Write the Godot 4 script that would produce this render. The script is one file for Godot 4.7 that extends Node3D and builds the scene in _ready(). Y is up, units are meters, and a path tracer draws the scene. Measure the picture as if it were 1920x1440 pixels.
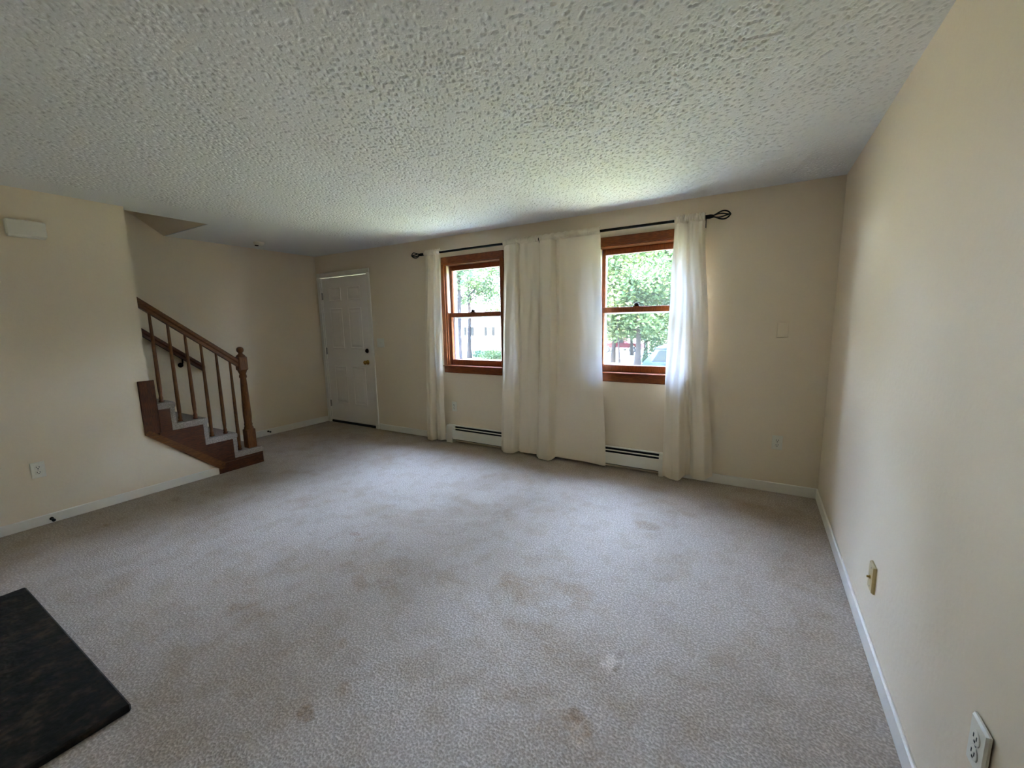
extends Node3D
# Empty carpeted living room: x = 0 right wall, z = 0 window wall, y = 0 carpet; metres.

const H := 2.44          # ceiling height
const XL := -6.10        # far left wall
const XN := -5.037       # room face of the wall beside the stairs
const ZB := 4.15         # wall behind the camera
const CX := -4.7          # the spattered relief of the ceiling is meshed from here to the right wall
const ZS := 2.45         # where the wall beside the stairs ends
var rng := RandomNumberGenerator.new()
var M := {}
var used := {}

func _ready() -> void:
	rng.seed = 7
	setup_view()
	make_materials()
	build_shell()
	build_windows()
	build_door()
	build_stairs()
	build_heater()
	build_curtains()
	build_hearth()
	build_small()
	build_outside()

# ---------------------------------------------------------------- view and light
func setup_view() -> void:
	var cam := Camera3D.new()
	cam.name = "camera"
	cam.fov = 85.69
	cam.near = 0.03
	cam.far = 400.0
	cam.position = Vector3(-0.4951, 1.4349, 3.9304)
	cam.rotation = Vector3(-0.1460, 0.5323, -0.0188)
	add_child(cam)
	cam.current = true
	var env := Environment.new()
	var sky := Sky.new()
	var sm := ProceduralSkyMaterial.new()
	sm.sky_top_color = Color(0.68, 0.795, 0.99)
	sm.sky_horizon_color = Color(0.78, 0.845, 0.90)
	sm.sky_curve = 0.2
	sm.sky_energy_multiplier = 1.25
	sm.ground_bottom_color = Color(0.35, 0.38, 0.3)
	sm.ground_horizon_color = Color(0.8, 0.84, 0.82)
	sm.sun_angle_max = 0.0
	sky.sky_material = sm
	env.background_mode = Environment.BG_SKY
	env.sky = sky
	env.tonemap_mode = Environment.TONE_MAPPER_LINEAR
	env.tonemap_exposure = 77.0
	env.sdfgi_enabled = true
	env.ssao_enabled = true
	env.ssil_enabled = true
	var we := WorldEnvironment.new()
	we.name = "environment"
	we.environment = env
	add_child(we)
	var sun := DirectionalLight3D.new()
	sun.name = "sun"
	sun.light_color = Color(1.0, 0.95, 0.86)
	sun.light_energy = 0.85
	sun.light_angular_distance = 1.0
	sun.shadow_enabled = true
	sun.sky_mode = DirectionalLight3D.SKY_MODE_LIGHT_ONLY
	add_child(sun)
	sun.look_at_from_position(Vector3(10, 20, 9), Vector3(0, 0, 0), Vector3.UP)

# ---------------------------------------------------------------- helpers
func numbered(called: String) -> String:
	if not used.has(called):
		used[called] = 0
		return called
	used[called] += 1
	return "%s_%03d" % [called, used[called]]

func tag(o: Node, label := "", category := "", group := "", kind := "") -> Node:
	if label: o.set_meta("label", label)
	if category: o.set_meta("category", category)
	if group: o.set_meta("group", group)
	if kind: o.set_meta("kind", kind)
	return o

func thing(called: String, label: String, category: String, at := Vector3.ZERO, group := "") -> Node3D:
	var o := Node3D.new()
	o.name = numbered(called)
	add_child(o)
	o.position = at
	tag(o, label, category, group)
	return o

func stool() -> SurfaceTool:
	var st := SurfaceTool.new()
	st.begin(Mesh.PRIMITIVE_TRIANGLES)
	return st

# commit one named mesh under parent (or the root)
func obj(called: String, st: SurfaceTool, m: Material, parent: Node = null) -> MeshInstance3D:
	return put(called, st.commit(), m, parent)

func put(called: String, mesh: Mesh, m: Material, parent: Node = null) -> MeshInstance3D:
	var o := MeshInstance3D.new()
	o.mesh = mesh
	o.material_override = m
	o.cast_shadow = GeometryInstance3D.SHADOW_CASTING_SETTING_ON
	if parent:
		o.name = called
		parent.add_child(o, true)
	else:
		o.name = numbered(called)
		add_child(o)
	return o

func structure(called: String, st: SurfaceTool, m: Material) -> MeshInstance3D:
	var o := obj(called, st, m)
	o.set_meta("kind", "structure")
	return o

func tri(st: SurfaceTool, a: Vector3, b: Vector3, c: Vector3, n: Vector3) -> void:
	var g := (b - a).cross(c - a)
	if g.length_squared() < 1e-16: return
	if g.dot(n) > 0.0:
		var t := b
		b = c
		c = t
	var f := -(b - a).cross(c - a).normalized()
	for p in [a, b, c]:
		st.set_normal(f)
		st.add_vertex(p)

func quad(st: SurfaceTool, a: Vector3, b: Vector3, c: Vector3, d: Vector3, n: Vector3) -> void:
	tri(st, a, b, c, n)
	tri(st, a, c, d, n)

# chamfered box between two corners
func box(st: SurfaceTool, lo: Vector3, hi: Vector3, bevel := 0.0) -> void:
	var a := lo.min(hi)
	var b := lo.max(hi)
	var mid := (a + b) * 0.5
	var half := (b - a) * 0.5
	var k := minf(bevel, minf(half.x, minf(half.y, half.z)) * 0.9)
	var P := func(axis: int, s: Vector3) -> Vector3:
		var v := Vector3()
		for i in 3:
			v[i] = s[i] * (half[i] if i == axis else half[i] - k)
		return mid + v
	for ax in 3:
		var u := (ax + 1) % 3
		var w := (ax + 2) % 3
		for s in [-1.0, 1.0]:
			var c := []
			for q in [[-1, -1], [1, -1], [1, 1], [-1, 1]]:
				var sg := Vector3()
				sg[ax] = s
				sg[u] = q[0]
				sg[w] = q[1]
				c.append(P.call(ax, sg))
			var n := Vector3()
			n[ax] = s
			quad(st, c[0], c[1], c[2], c[3], n)
	if k <= 0.0: return
	for ax in 3:
		var u := (ax + 1) % 3
		var w := (ax + 2) % 3
		for su in [-1.0, 1.0]:
			for sw in [-1.0, 1.0]:
				var s0 := Vector3()
				s0[ax] = -1
				s0[u] = su
				s0[w] = sw
				var s1 := s0
				s1[ax] = 1
				var n := Vector3()
				n[u] = su
				n[w] = sw
				quad(st, P.call(u, s0), P.call(u, s1), P.call(w, s1), P.call(w, s0), n)
	for i in 8:
		var s := Vector3(1 if i & 1 else -1, 1 if i & 2 else -1, 1 if i & 4 else -1)
		tri(st, P.call(0, s), P.call(1, s), P.call(2, s), s)

func box_mesh(lo: Vector3, hi: Vector3, bevel := 0.0) -> SurfaceTool:
	var st := stool()
	box(st, lo, hi, bevel)
	return st

# polygon of (u, v) extruded along an axis from a to b.  axis 0: u = z, v = y;  axis 1: u = x, v = z;  axis 2: u = x, v = y
func prism(st: SurfaceTool, poly: PackedVector2Array, axis: int, a: float, b: float) -> void:
	var P := func(p: Vector2, t: float) -> Vector3:
		if axis == 0: return Vector3(t, p.y, p.x)
		if axis == 1: return Vector3(p.x, t, p.y)
		return Vector3(p.x, p.y, t)
	var idx := Geometry2D.triangulate_polygon(poly)
	var n := Vector3()
	n[axis] = 1.0
	var lo := minf(a, b)
	var hi := maxf(a, b)
	for i in range(0, idx.size(), 3):
		tri(st, P.call(poly[idx[i]], hi), P.call(poly[idx[i + 1]], hi), P.call(poly[idx[i + 2]], hi), n)
		tri(st, P.call(poly[idx[i]], lo), P.call(poly[idx[i + 1]], lo), P.call(poly[idx[i + 2]], lo), -n)
	var cw := Geometry2D.is_polygon_clockwise(poly)
	for i in poly.size():
		var p := poly[i]
		var q := poly[(i + 1) % poly.size()]
		var e := (q - p)
		var o := Vector2(e.y, -e.x) * (-1.0 if cw else 1.0)
		# keep the outward side whichever way y runs
		var test := (p + q) * 0.5 + o.normalized() * 1e-4
		if Geometry2D.is_point_in_polygon(test, poly): o = -o
		var n3: Vector3 = P.call(o, 0.0)
		quad(st, P.call(p, lo), P.call(q, lo), P.call(q, hi), P.call(p, hi), n3)

# profile of (radius, height) turned about a vertical axis through c
func lathe(st: SurfaceTool, prof: Array, c: Vector3, seg := 16, turn := Basis.IDENTITY) -> void:
	var nrm := []
	for i in prof.size():
		var p0: Vector2 = prof[maxi(i - 1, 0)]
		var p1: Vector2 = prof[mini(i + 1, prof.size() - 1)]
		var d := p1 - p0
		nrm.append(Vector2(d.y, -d.x).normalized())
	for i in prof.size() - 1:
		for k in seg:
			var a0 := TAU * k / seg
			var a1 := TAU * (k + 1) / seg
			var vs := []
			var ns := []
			for q in [[i, a0], [i, a1], [i + 1, a1], [i + 1, a0]]:
				var r: Vector2 = prof[q[0]]
				var nn: Vector2 = nrm[q[0]]
				vs.append(c + turn * Vector3(r.x * cos(q[1]), r.y, r.x * sin(q[1])))
				ns.append(turn * Vector3(nn.x * cos(q[1]), nn.y, nn.x * sin(q[1])))
			smooth_quad(st, vs, ns)

func smooth_quad(st: SurfaceTool, v: Array, n: Array) -> void:
	for t in [[0, 1, 2], [0, 2, 3]]:
		var a: Vector3 = v[t[0]]
		var b: Vector3 = v[t[1]]
		var c: Vector3 = v[t[2]]
		var g := (b - a).cross(c - a)
		if g.length_squared() < 1e-18: continue
		var o: Array = t
		if g.dot(n[t[0]] + n[t[1]] + n[t[2]]) > 0.0: o = [t[0], t[2], t[1]]
		for i in o:
			st.set_normal((n[i] as Vector3).normalized())
			st.add_vertex(v[i])

func tube(st: SurfaceTool, path: Array, radii, seg := 8, caps := true) -> void:
	var rings := []
	var up := Vector3.UP
	for i in path.size():
		var t: Vector3 = (path[mini(i + 1, path.size() - 1)] - path[maxi(i - 1, 0)]).normalized()
		if absf(t.dot(up)) > 0.95: up = Vector3.RIGHT
		var x := up.cross(t).normalized()
		var y := t.cross(x).normalized()
		up = y
		var r: float = radii[i] if radii is Array else radii
		var ring := []
		for k in seg:
			var a := TAU * k / seg
			var d := x * cos(a) + y * sin(a)
			ring.append([path[i] + d * r, d])
		rings.append(ring)
	for i in rings.size() - 1:
		for k in seg:
			var k2 := (k + 1) % seg
			var q := [rings[i][k], rings[i][k2], rings[i + 1][k2], rings[i + 1][k]]
			smooth_quad(st, q.map(func(e): return e[0]), q.map(func(e): return e[1]))
	if caps:
		for e in [0, rings.size() - 1]:
			var n: Vector3 = (path[0] - path[1]) if e == 0 else (path[-1] - path[-2])
			for k in seg:
				tri(st, path[e], rings[e][k][0], rings[e][(k + 1) % seg][0], n)

# rectangle relief: rings of [inset, height] from the outside in, on a plane with axes u, v and normal w
func relief(st: SurfaceTool, c: Vector3, u: Vector3, v: Vector3, w: Vector3, hw: float, hh: float, rings: Array) -> void:
	var R := func(r) -> Array:
		var out := []
		for q in [[-1, -1], [1, -1], [1, 1], [-1, 1]]:
			out.append(c + u * (q[0] * (hw - r[0])) + v * (q[1] * (hh - r[0])) + w * r[1])
		return out
	for i in rings.size() - 1:
		var a: Array = R.call(rings[i])
		var b: Array = R.call(rings[i + 1])
		for k in 4:
			var k2 := (k + 1) % 4
			var out: Vector3 = (a[k] + a[k2]) * 0.5 - c
			quad(st, a[k], a[k2], b[k2], b[k], w + out.normalized() * 0.01 if rings[i][0] != rings[i + 1][0] else out)
	var e: Array = R.call(rings[-1])
	quad(st, e[0], e[1], e[2], e[3], w)

# ---------------------------------------------------------------- materials
func mat(called: String, c: Color, rough := 0.8, metal := 0.0, spec := 0.5) -> StandardMaterial3D:
	var m := StandardMaterial3D.new()
	m.resource_name = called
	m.albedo_color = c
	m.roughness = rough
	m.metallic = metal
	m.metallic_specular = spec
	M[called] = m
	return m

func noise(freq: float, sd: int, oct := 1) -> FastNoiseLite:
	var n := FastNoiseLite.new()
	n.noise_type = FastNoiseLite.TYPE_SIMPLEX_SMOOTH
	n.frequency = freq
	n.seed = sd
	if oct > 1:
		n.fractal_type = FastNoiseLite.FRACTAL_FBM
		n.fractal_octaves = oct
	else:
		n.fractal_type = FastNoiseLite.FRACTAL_NONE
	return n

func tex(im: Image) -> ImageTexture:
	return ImageTexture.create_from_image(im)

# grain runs along v (along = false) or along u (along = true)
func wood_image(dark: Color, light: Color, sd: int, along: bool) -> Image:
	var s := 384
	var n1 := noise(0.03, sd, 3)
	var n2 := noise(0.25, sd + 5, 2)
	var im := Image.create(s, s, false, Image.FORMAT_RGB8)
	for j in s:
		for i in s:
			var a := float(i)
			var b := float(j)
			# mirrored along the grain and across so that the tile repeats
			var aa := absf(a - s * 0.5)
			var bb := absf(b - s * 0.5)
			var w := n1.get_noise_2d(aa * 1.6, bb * 0.10) * 4.0
			var t := 0.5 + 0.32 * sin(w * 6.0) + 0.5 * n2.get_noise_2d(aa * 1.4, bb * 0.06)
			var c := dark.lerp(light, clampf(t, 0.0, 1.0))
			if along: im.set_pixel(j, i, c)
			else: im.set_pixel(i, j, c)
	return im

func wood(called: String, dark: Color, light: Color, sd: int, rough: float) -> void:
	for along in [false, true]:
		var m := mat(called + ("_along" if along else "_up"), Color.WHITE, rough)
		m.albedo_texture = tex(wood_image(dark, light, sd, along))
		m.uv1_triplanar = true
		m.uv1_world_triplanar = true
		m.uv1_scale = Vector3.ONE * 1.6
		m.clearcoat_enabled = true
		m.clearcoat = 0.10
		m.clearcoat_roughness = 0.4
		m.metallic_specular = 0.35

func make_materials() -> void:
	var wall := mat("wall_paint", Color(0.92, 0.853, 0.745), 0.75, 0.0, 0.35)
	var wn := noise(0.05, 3, 3).get_seamless_image(256, 256)
	wall.heightmap_enabled = true
	wall.heightmap_texture = tex(wn)
	wall.heightmap_scale = 0.06
	wall.uv1_triplanar = true
	wall.uv1_world_triplanar = true
	wall.uv1_scale = Vector3.ONE * 2.0
	# spattered ceiling: plateaus with small pits
	var cs := 1024
	var src := noise(0.10, 11, 1).get_seamless_image(cs, cs)
	var src2 := noise(0.012, 12, 2).get_seamless_image(cs, cs)
	var d1 := src.get_data()
	var d2 := src2.get_data()
	var out := PackedByteArray()
	out.resize(cs * cs)
	for i in cs * cs:
		var v := d1[i] / 255.0
		var w := d2[i] / 255.0
		out[i] = int(255.0 * clampf(smoothstep(0.20, 0.36, v + (w - 0.5) * 0.22) * 0.92 + w * 0.08, 0.0, 1.0))
	var ceil_m := mat("ceiling_texture", Color(0.91, 0.905, 0.89), 0.9, 0.0, 0.2)
	ceil_m.heightmap_enabled = true
	ceil_m.heightmap_texture = tex(Image.create_from_data(cs, cs, false, Image.FORMAT_L8, out))
	ceil_m.heightmap_scale = 0.05
	ceil_m.uv1_triplanar = true
	ceil_m.uv1_world_triplanar = true
	ceil_m.uv1_scale = Vector3.ONE * 0.7
	mat("plain_ceiling", Color(0.88, 0.86, 0.82), 0.9, 0.0, 0.2)
	mat("trim_paint", Color(0.93, 0.90, 0.845), 0.45)
	mat("door_paint", Color(0.945, 0.91, 0.865), 0.5)
	wood("cherry", Color(0.38, 0.185, 0.08), Color(0.56, 0.30, 0.135), 21, 0.4)
	wood("oak", Color(0.30, 0.17, 0.06), Color(0.52, 0.32, 0.13), 31, 0.45)
	wood("mahogany", Color(0.23, 0.12, 0.042), Color(0.40, 0.22, 0.085), 41, 0.5)
	mat("black_iron", Color(0.03, 0.03, 0.032), 0.45, 0.6)
	mat("bronze", Color(0.16, 0.11, 0.07), 0.4, 0.9)
	mat("brass", Color(0.74, 0.61, 0.33), 0.25, 1.0)
	mat("steel", Color(0.62, 0.60, 0.56), 0.35, 0.9)
	mat("dark_slot", Color(0.05, 0.045, 0.04), 0.8)
	mat("white_plastic", Color(0.91, 0.885, 0.82), 0.4)
	mat("ivory_plastic", Color(0.80, 0.70, 0.48), 0.4)
	mat("almond_plastic", Color(0.92, 0.89, 0.82), 0.45)
	mat("heater_enamel", Color(0.93, 0.905, 0.84), 0.4)
	mat("jamb_liner", Color(0.82, 0.78, 0.69), 0.5)
	mat("storm_frame", Color(0.72, 0.78, 0.86), 0.4, 0.2)
	mat("threshold_rubber", Color(0.06, 0.055, 0.05), 0.7)
	var glass := mat("pane_glass", Color(0.95, 1.0, 0.98, 0.04), 0.02)
	glass.transparency = BaseMaterial3D.TRANSPARENCY_ALPHA
	for f in [["curtain_cloth", 0.22], ["curtain_hem", 0.12]]:
		var c := mat(f[0], Color(0.945, 0.885, 0.785), 0.95, 0.0, 0.2)
		c.cull_mode = BaseMaterial3D.CULL_DISABLED
		c.backlight_enabled = true
		c.backlight = Color(f[1], f[1], f[1] * 0.98).linear_to_srgb()
		var weave := noise(0.3, 51, 1).get_seamless_image(256, 256)
		c.heightmap_enabled = true
		c.heightmap_texture = tex(weave)
		c.heightmap_scale = 0.03
		c.uv1_triplanar = true
		c.uv1_scale = Vector3(3, 0.9, 3)
	# slate hearth
	var sl := mat("slate", Color(1, 1, 1), 0.75, 0.0, 0.3)
	var si := Image.create(512, 512, false, Image.FORMAT_RGB8)
	var sn := noise(0.012, 61, 4)
	var sn2 := noise(0.06, 62, 3)
	for j in 512:
		for i in 512:
			var t := clampf(0.5 + 0.9 * sn.get_noise_2d(i, j) + 0.5 * sn2.get_noise_2d(i, j), 0, 1)
			si.set_pixel(i, j, Color(0.10, 0.088, 0.075).lerp(Color(0.24, 0.195, 0.145), t * t))
	sl.albedo_texture = tex(si)
	sl.uv1_triplanar = true
	sl.uv1_world_triplanar = true
	sl.uv1_scale = Vector3.ONE * 0.9
	sl.heightmap_enabled = true
	sl.heightmap_texture = tex(noise(0.03, 63, 4).get_seamless_image(512, 512))
	sl.heightmap_scale = 0.4
	make_carpet()
	# outside
	mat("bark", Color(0.15, 0.135, 0.13), 0.95, 0.0, 0.2)
	mat("bark_pale", Color(0.10, 0.095, 0.105), 0.95, 0.0, 0.2)
	var leaf := mat("leaves", Color(1, 1, 1), 0.7, 0.0, 0.25)
	leaf.vertex_color_use_as_albedo = true
	leaf.cull_mode = BaseMaterial3D.CULL_DISABLED
	leaf.backlight_enabled = true
	leaf.backlight = Color(0.4, 0.45, 0.28).linear_to_srgb()
	mat("siding_white", Color(0.74, 0.74, 0.72), 0.7)
	mat("shutter_grey", Color(0.085, 0.09, 0.09), 0.9, 0.0, 0.1)
	mat("roof_grey", Color(0.36, 0.36, 0.37), 0.9)
	mat("house_glass", Color(0.12, 0.13, 0.15), 0.3, 0.0, 0.2)
	mat("truck_red", Color(0.22, 0.05, 0.07), 0.6, 0.0, 0.1)
	mat("car_blue", Color(0.12, 0.155, 0.235), 0.6, 0.0, 0.12)
	mat("car_glass", Color(0.06, 0.075, 0.07), 0.2, 0.0, 0.12)
	mat("tyre", Color(0.07, 0.07, 0.07), 0.9)
	mat("wheel_rim", Color(0.75, 0.75, 0.76), 0.3, 0.5)
	mat("driveway", Color(0.52, 0.505, 0.48), 0.95, 0.0, 0.2)
	var lawn := mat("lawn", Color(1, 1, 1), 1.0, 0.0, 0.1)
	var li := Image.create(512, 512, false, Image.FORMAT_RGB8)
	var l1 := noise(0.01, 71, 3)
	var l2 := noise(0.09, 72, 2)
	for j in 512:
		for i in 512:
			var t := clampf(0.5 + 0.8 * l1.get_noise_2d(absf(i - 256), absf(j - 256)) + 0.5 * l2.get_noise_2d(absf(i - 256), absf(j - 256)), 0, 1)
			li.set_pixel(i, j, Color(0.36, 0.41, 0.24).lerp(Color(0.52, 0.48, 0.40), t))
	lawn.albedo_texture = tex(li)
	lawn.uv1_triplanar = true
	lawn.uv1_world_triplanar = true
	lawn.uv1_scale = Vector3.ONE * 0.08

func blot(map: PackedFloat32Array, w: int, h: int, x: float, z: float, rx: float, rz: float, turn: float, col: Vector3, amount: float, n: FastNoiseLite, x0: float, sx: float, sz: float) -> void:
	# one stain with a ragged outline; col is a multiplier on the carpet colour
	var reach := maxf(rx, rz) * 1.6
	var i0 := maxi(0, int((x - reach - x0) * sx))
	var i1 := mini(w - 1, int((x + reach - x0) * sx))
	var j0 := maxi(0, int((z - reach) * sz))
	var j1 := mini(h - 1, int((z + reach) * sz))
	var ct := cos(turn)
	var sn := sin(turn)
	for j in range(j0, j1 + 1):
		for i in range(i0, i1 + 1):
			var px := i / sx + x0
			var pz := j / sz
			var dx := px - x
			var dz := pz - z
			var a := (dx * ct + dz * sn) / rx
			var b := (-dx * sn + dz * ct) / rz
			var r := sqrt(a * a + b * b) + 0.55 * n.get_noise_2d(px * 100.0, pz * 100.0)
			var k := (1.0 - smoothstep(0.55 if reach < 0.2 else 0.15, 1.05 if reach < 0.2 else 1.2, r)) * amount * (0.75 + 0.5 * n.get_noise_2d(px * 420.0 + 90.0, pz * 420.0))
			if k > 0.0:
				var o := (j * w + i) * 3
				map[o] *= lerpf(1.0, col.x, k)
				map[o + 1] *= lerpf(1.0, col.y, k)
				map[o + 2] *= lerpf(1.0, col.z, k)

func make_carpet() -> void:
	var m := mat("carpet", Color(0.878, 0.81, 0.74), 1.0, 0.0, 0.05)
	m.rim_enabled = true
	m.rim = 0.25
	m.rim_tint = 0.6
	# pile: fine tufts, tile of 0.6 m
	var tuft := noise(0.11, 81, 1)
	tuft.noise_type = FastNoiseLite.TYPE_CELLULAR
	tuft.cellular_return_type = FastNoiseLite.RETURN_DISTANCE
	tuft.cellular_jitter = 1.0
	var a := tuft.get_seamless_image(512, 512, false, true)
	var b := noise(0.09, 82, 3).get_seamless_image(512, 512)
	var da := a.get_data()
	var db := b.get_data()
	var hgt := PackedByteArray()
	hgt.resize(512 * 512)
	var alb := PackedByteArray()
	alb.resize(512 * 512 * 3)
	for i in 512 * 512:
		var v := clampf(da[i] / 255.0 * 0.45 + db[i] / 255.0 * 0.55, 0, 1)
		hgt[i] = int(v * 255)
		var t := 206 + int(49 * smoothstep(0.3, 0.75, v))
		alb[i * 3] = t
		alb[i * 3 + 1] = t - 1
		alb[i * 3 + 2] = t - 2
	m.albedo_texture = tex(Image.create_from_data(512, 512, false, Image.FORMAT_RGB8, alb))
	m.heightmap_enabled = true
	m.heightmap_texture = tex(Image.create_from_data(512, 512, false, Image.FORMAT_L8, hgt))
	m.heightmap_scale = 0.32
	# the same pile for the stairs, without the stains
	var st := m.duplicate() as StandardMaterial3D
	st.resource_name = "stair_carpet"
	st.uv1_triplanar = true
	st.uv1_world_triplanar = true
	st.uv1_scale = Vector3.ONE / 0.6
	M["stair_carpet"] = st
	# wear and stains over the whole floor
	var w := 1220
	var h := 830
	var x0 := XL
	var sx := w / 6.10
	var sz := h / ZB
	var map := PackedFloat32Array()
	map.resize(w * h * 3)
	var broad := noise(0.012, 91, 4)
	var patch := noise(0.045, 92, 3)
	var n := noise(0.06, 93, 3)
	for j in h:
		for i in w:
			var px := i / sx + x0
			var pz := j / sz
			var v := broad.get_noise_2d(px * 100.0, pz * 100.0)
			var p := patch.get_noise_2d(px * 100.0, pz * 100.0)
			var f := n.get_noise_2d(px * 160.0, pz * 260.0)
			var k := smoothstep(-0.05, 0.4, v) * 0.75 + smoothstep(0.0, 0.45, p + 0.3 * f) * 0.6
			var o := (j * w + i) * 3
			map[o] = 1.0 - 0.11 * k
			map[o + 1] = 1.0 - 0.14 * k
			map[o + 2] = 1.0 - 0.185 * k
	var brown := Vector3(0.66, 0.55, 0.44)
	var tan_ := Vector3(0.84, 0.77, 0.68)
	var grey := Vector3(0.72, 0.70, 0.68)
	var pale := Vector3(1.3, 1.32, 1.34)
	for s in [[-1.874, 3.16, 0.05, 0.035, 0.3, brown, 0.9], [-1.84, 3.02, 0.05, 0.04, 0.2, tan_, 0.7], [-2.05, 2.86, 0.05, 0.03, 0.5, tan_, 0.7],
			[-0.93, 2.32, 0.02, 0.05, 0.2, grey, 0.9], [-0.955, 2.375, 0.05, 0.06, 0.5, pale, 1.0], [-0.92, 2.385, 0.012, 0.03, 0.2, Vector3(0.5, 0.48, 0.45), 0.9],
			[-0.985, 2.682, 0.09, 0.06, 0.4, tan_, 0.9], [-0.99, 2.67, 0.045, 0.03, 0.2, brown, 0.8], [-0.96, 2.73, 0.06, 0.03, 0.9, pale, 0.8],
			[-1.45, 2.10, 0.26, 0.16, -0.3, tan_, 0.75], [-1.25, 2.02, 0.16, 0.12, 0.3, tan_, 0.7], [-1.60, 2.08, 0.10, 0.06, -0.5, tan_, 0.6], [-1.20, 2.50, 0.50, 0.30, 0.5, tan_, 0.6], [-1.0, 2.9, 0.4, 0.3, 0.2, tan_, 0.5], [-2.35, 2.35, 0.35, 0.15, -0.4, tan_, 0.6], [-2.9, 2.9, 0.4, 0.2, 0.3, tan_, 0.45], [-3.1, 3.2, 0.3, 0.15, 0.2, tan_, 0.5],
			[-1.079, 1.079, 0.12, 0.07, 0.2, tan_, 0.8], [-1.05, 1.10, 0.07, 0.05, 0.2, grey, 0.5],
			[-2.198, 2.481, 0.14, 0.09, -0.5, tan_, 0.8], [-2.35, 2.52, 0.10, 0.05, 0.2, tan_, 0.6], [-2.84, 2.158, 0.05, 0.03, 0.0, Vector3(0.78, 0.62, 0.56), 0.7], [-2.75, 2.20, 0.04, 0.03, 0.0, tan_, 0.7],
			[-2.748, 2.983, 0.07, 0.04, 0.5, brown, 0.45], [-2.65, 2.95, 0.10, 0.06, 0.5, tan_, 0.6], [-4.591, 2.968, 0.06, 0.03, 0.0, tan_, 0.7], [-4.70, 2.49, 0.09, 0.04, 0.3, grey, 0.7], [-4.62, 2.30, 0.08, 0.05, 0.3, tan_, 0.7], [-4.75, 2.05, 0.14, 0.08, 0.3, grey, 0.5],
			[-5.45, 0.55, 0.45, 0.30, 0.2, tan_, 0.55], [-4.9, 0.42, 0.25, 0.16, 0.2, grey, 0.5], [-3.4, 2.75, 0.3, 0.12, 0.6, tan_, 0.4], [-0.4, 0.45, 0.3, 0.2, 0.0, tan_, 0.5], [-2.2, 3.0, 0.5, 0.2, 0.4, tan_, 0.35], [-1.9, 1.5, 0.3, 0.1, 0.5, tan_, 0.35], [-3.2, 1.6, 0.2, 0.08, 0.2, tan_, 0.5]]:
		blot(map, w, h, s[0], s[1], s[2], s[3], s[4], s[5], s[6], n, x0, sx, sz)
	# brushed tracks where the pile was combed the other way
	for arc in [[-1.35, 1.35, 0.83, -0.9, 1.15], [-1.50, 1.42, 0.87, -1.3, 0.2], [-2.6, 1.2, 1.1, -0.6, 0.6], [-3.6, 0.3, 1.9, 0.25, 0.9], [-3.0, 0.2, 1.6, 0.9, 1.45]]:
		var steps := 500
		for k in steps:
			var t := lerpf(arc[3], arc[4], float(k) / steps)
			var cx: float = arc[0] + arc[2] * cos(t)
			var cz: float = arc[1] + arc[2] * sin(t)
			var i0 := int((cx - x0) * sx)
			var j0 := int(cz * sz)
			for dj in range(-2, 3):
				for di in range(-2, 3):
					var i := i0 + di
					var j := j0 + dj
					if i < 0 or j < 0 or i >= w or j >= h: continue
					var o := (j * w + i) * 3
					var g := 0.012 * exp(-(di * di + dj * dj) * 0.35)
					for c in 3: map[o + c] = minf(map[o + c] + g, 1.02)
	var bytes := PackedByteArray()
	bytes.resize(w * h * 3)
	for i in w * h * 3:
		var v := clampf(map[i] * 0.75, 0.0, 1.0)
		bytes[i] = int(255.0 * (1.055 * pow(v, 1.0 / 2.4) - 0.055))
	m.detail_enabled = true
	m.detail_blend_mode = BaseMaterial3D.BLEND_MODE_MUL
	m.detail_uv_layer = BaseMaterial3D.DETAIL_UV_2
	m.detail_albedo = tex(Image.create_from_data(w, h, false, Image.FORMAT_RGB8, bytes))
	st.albedo_color = Color(0.71, 0.66, 0.61)

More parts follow.
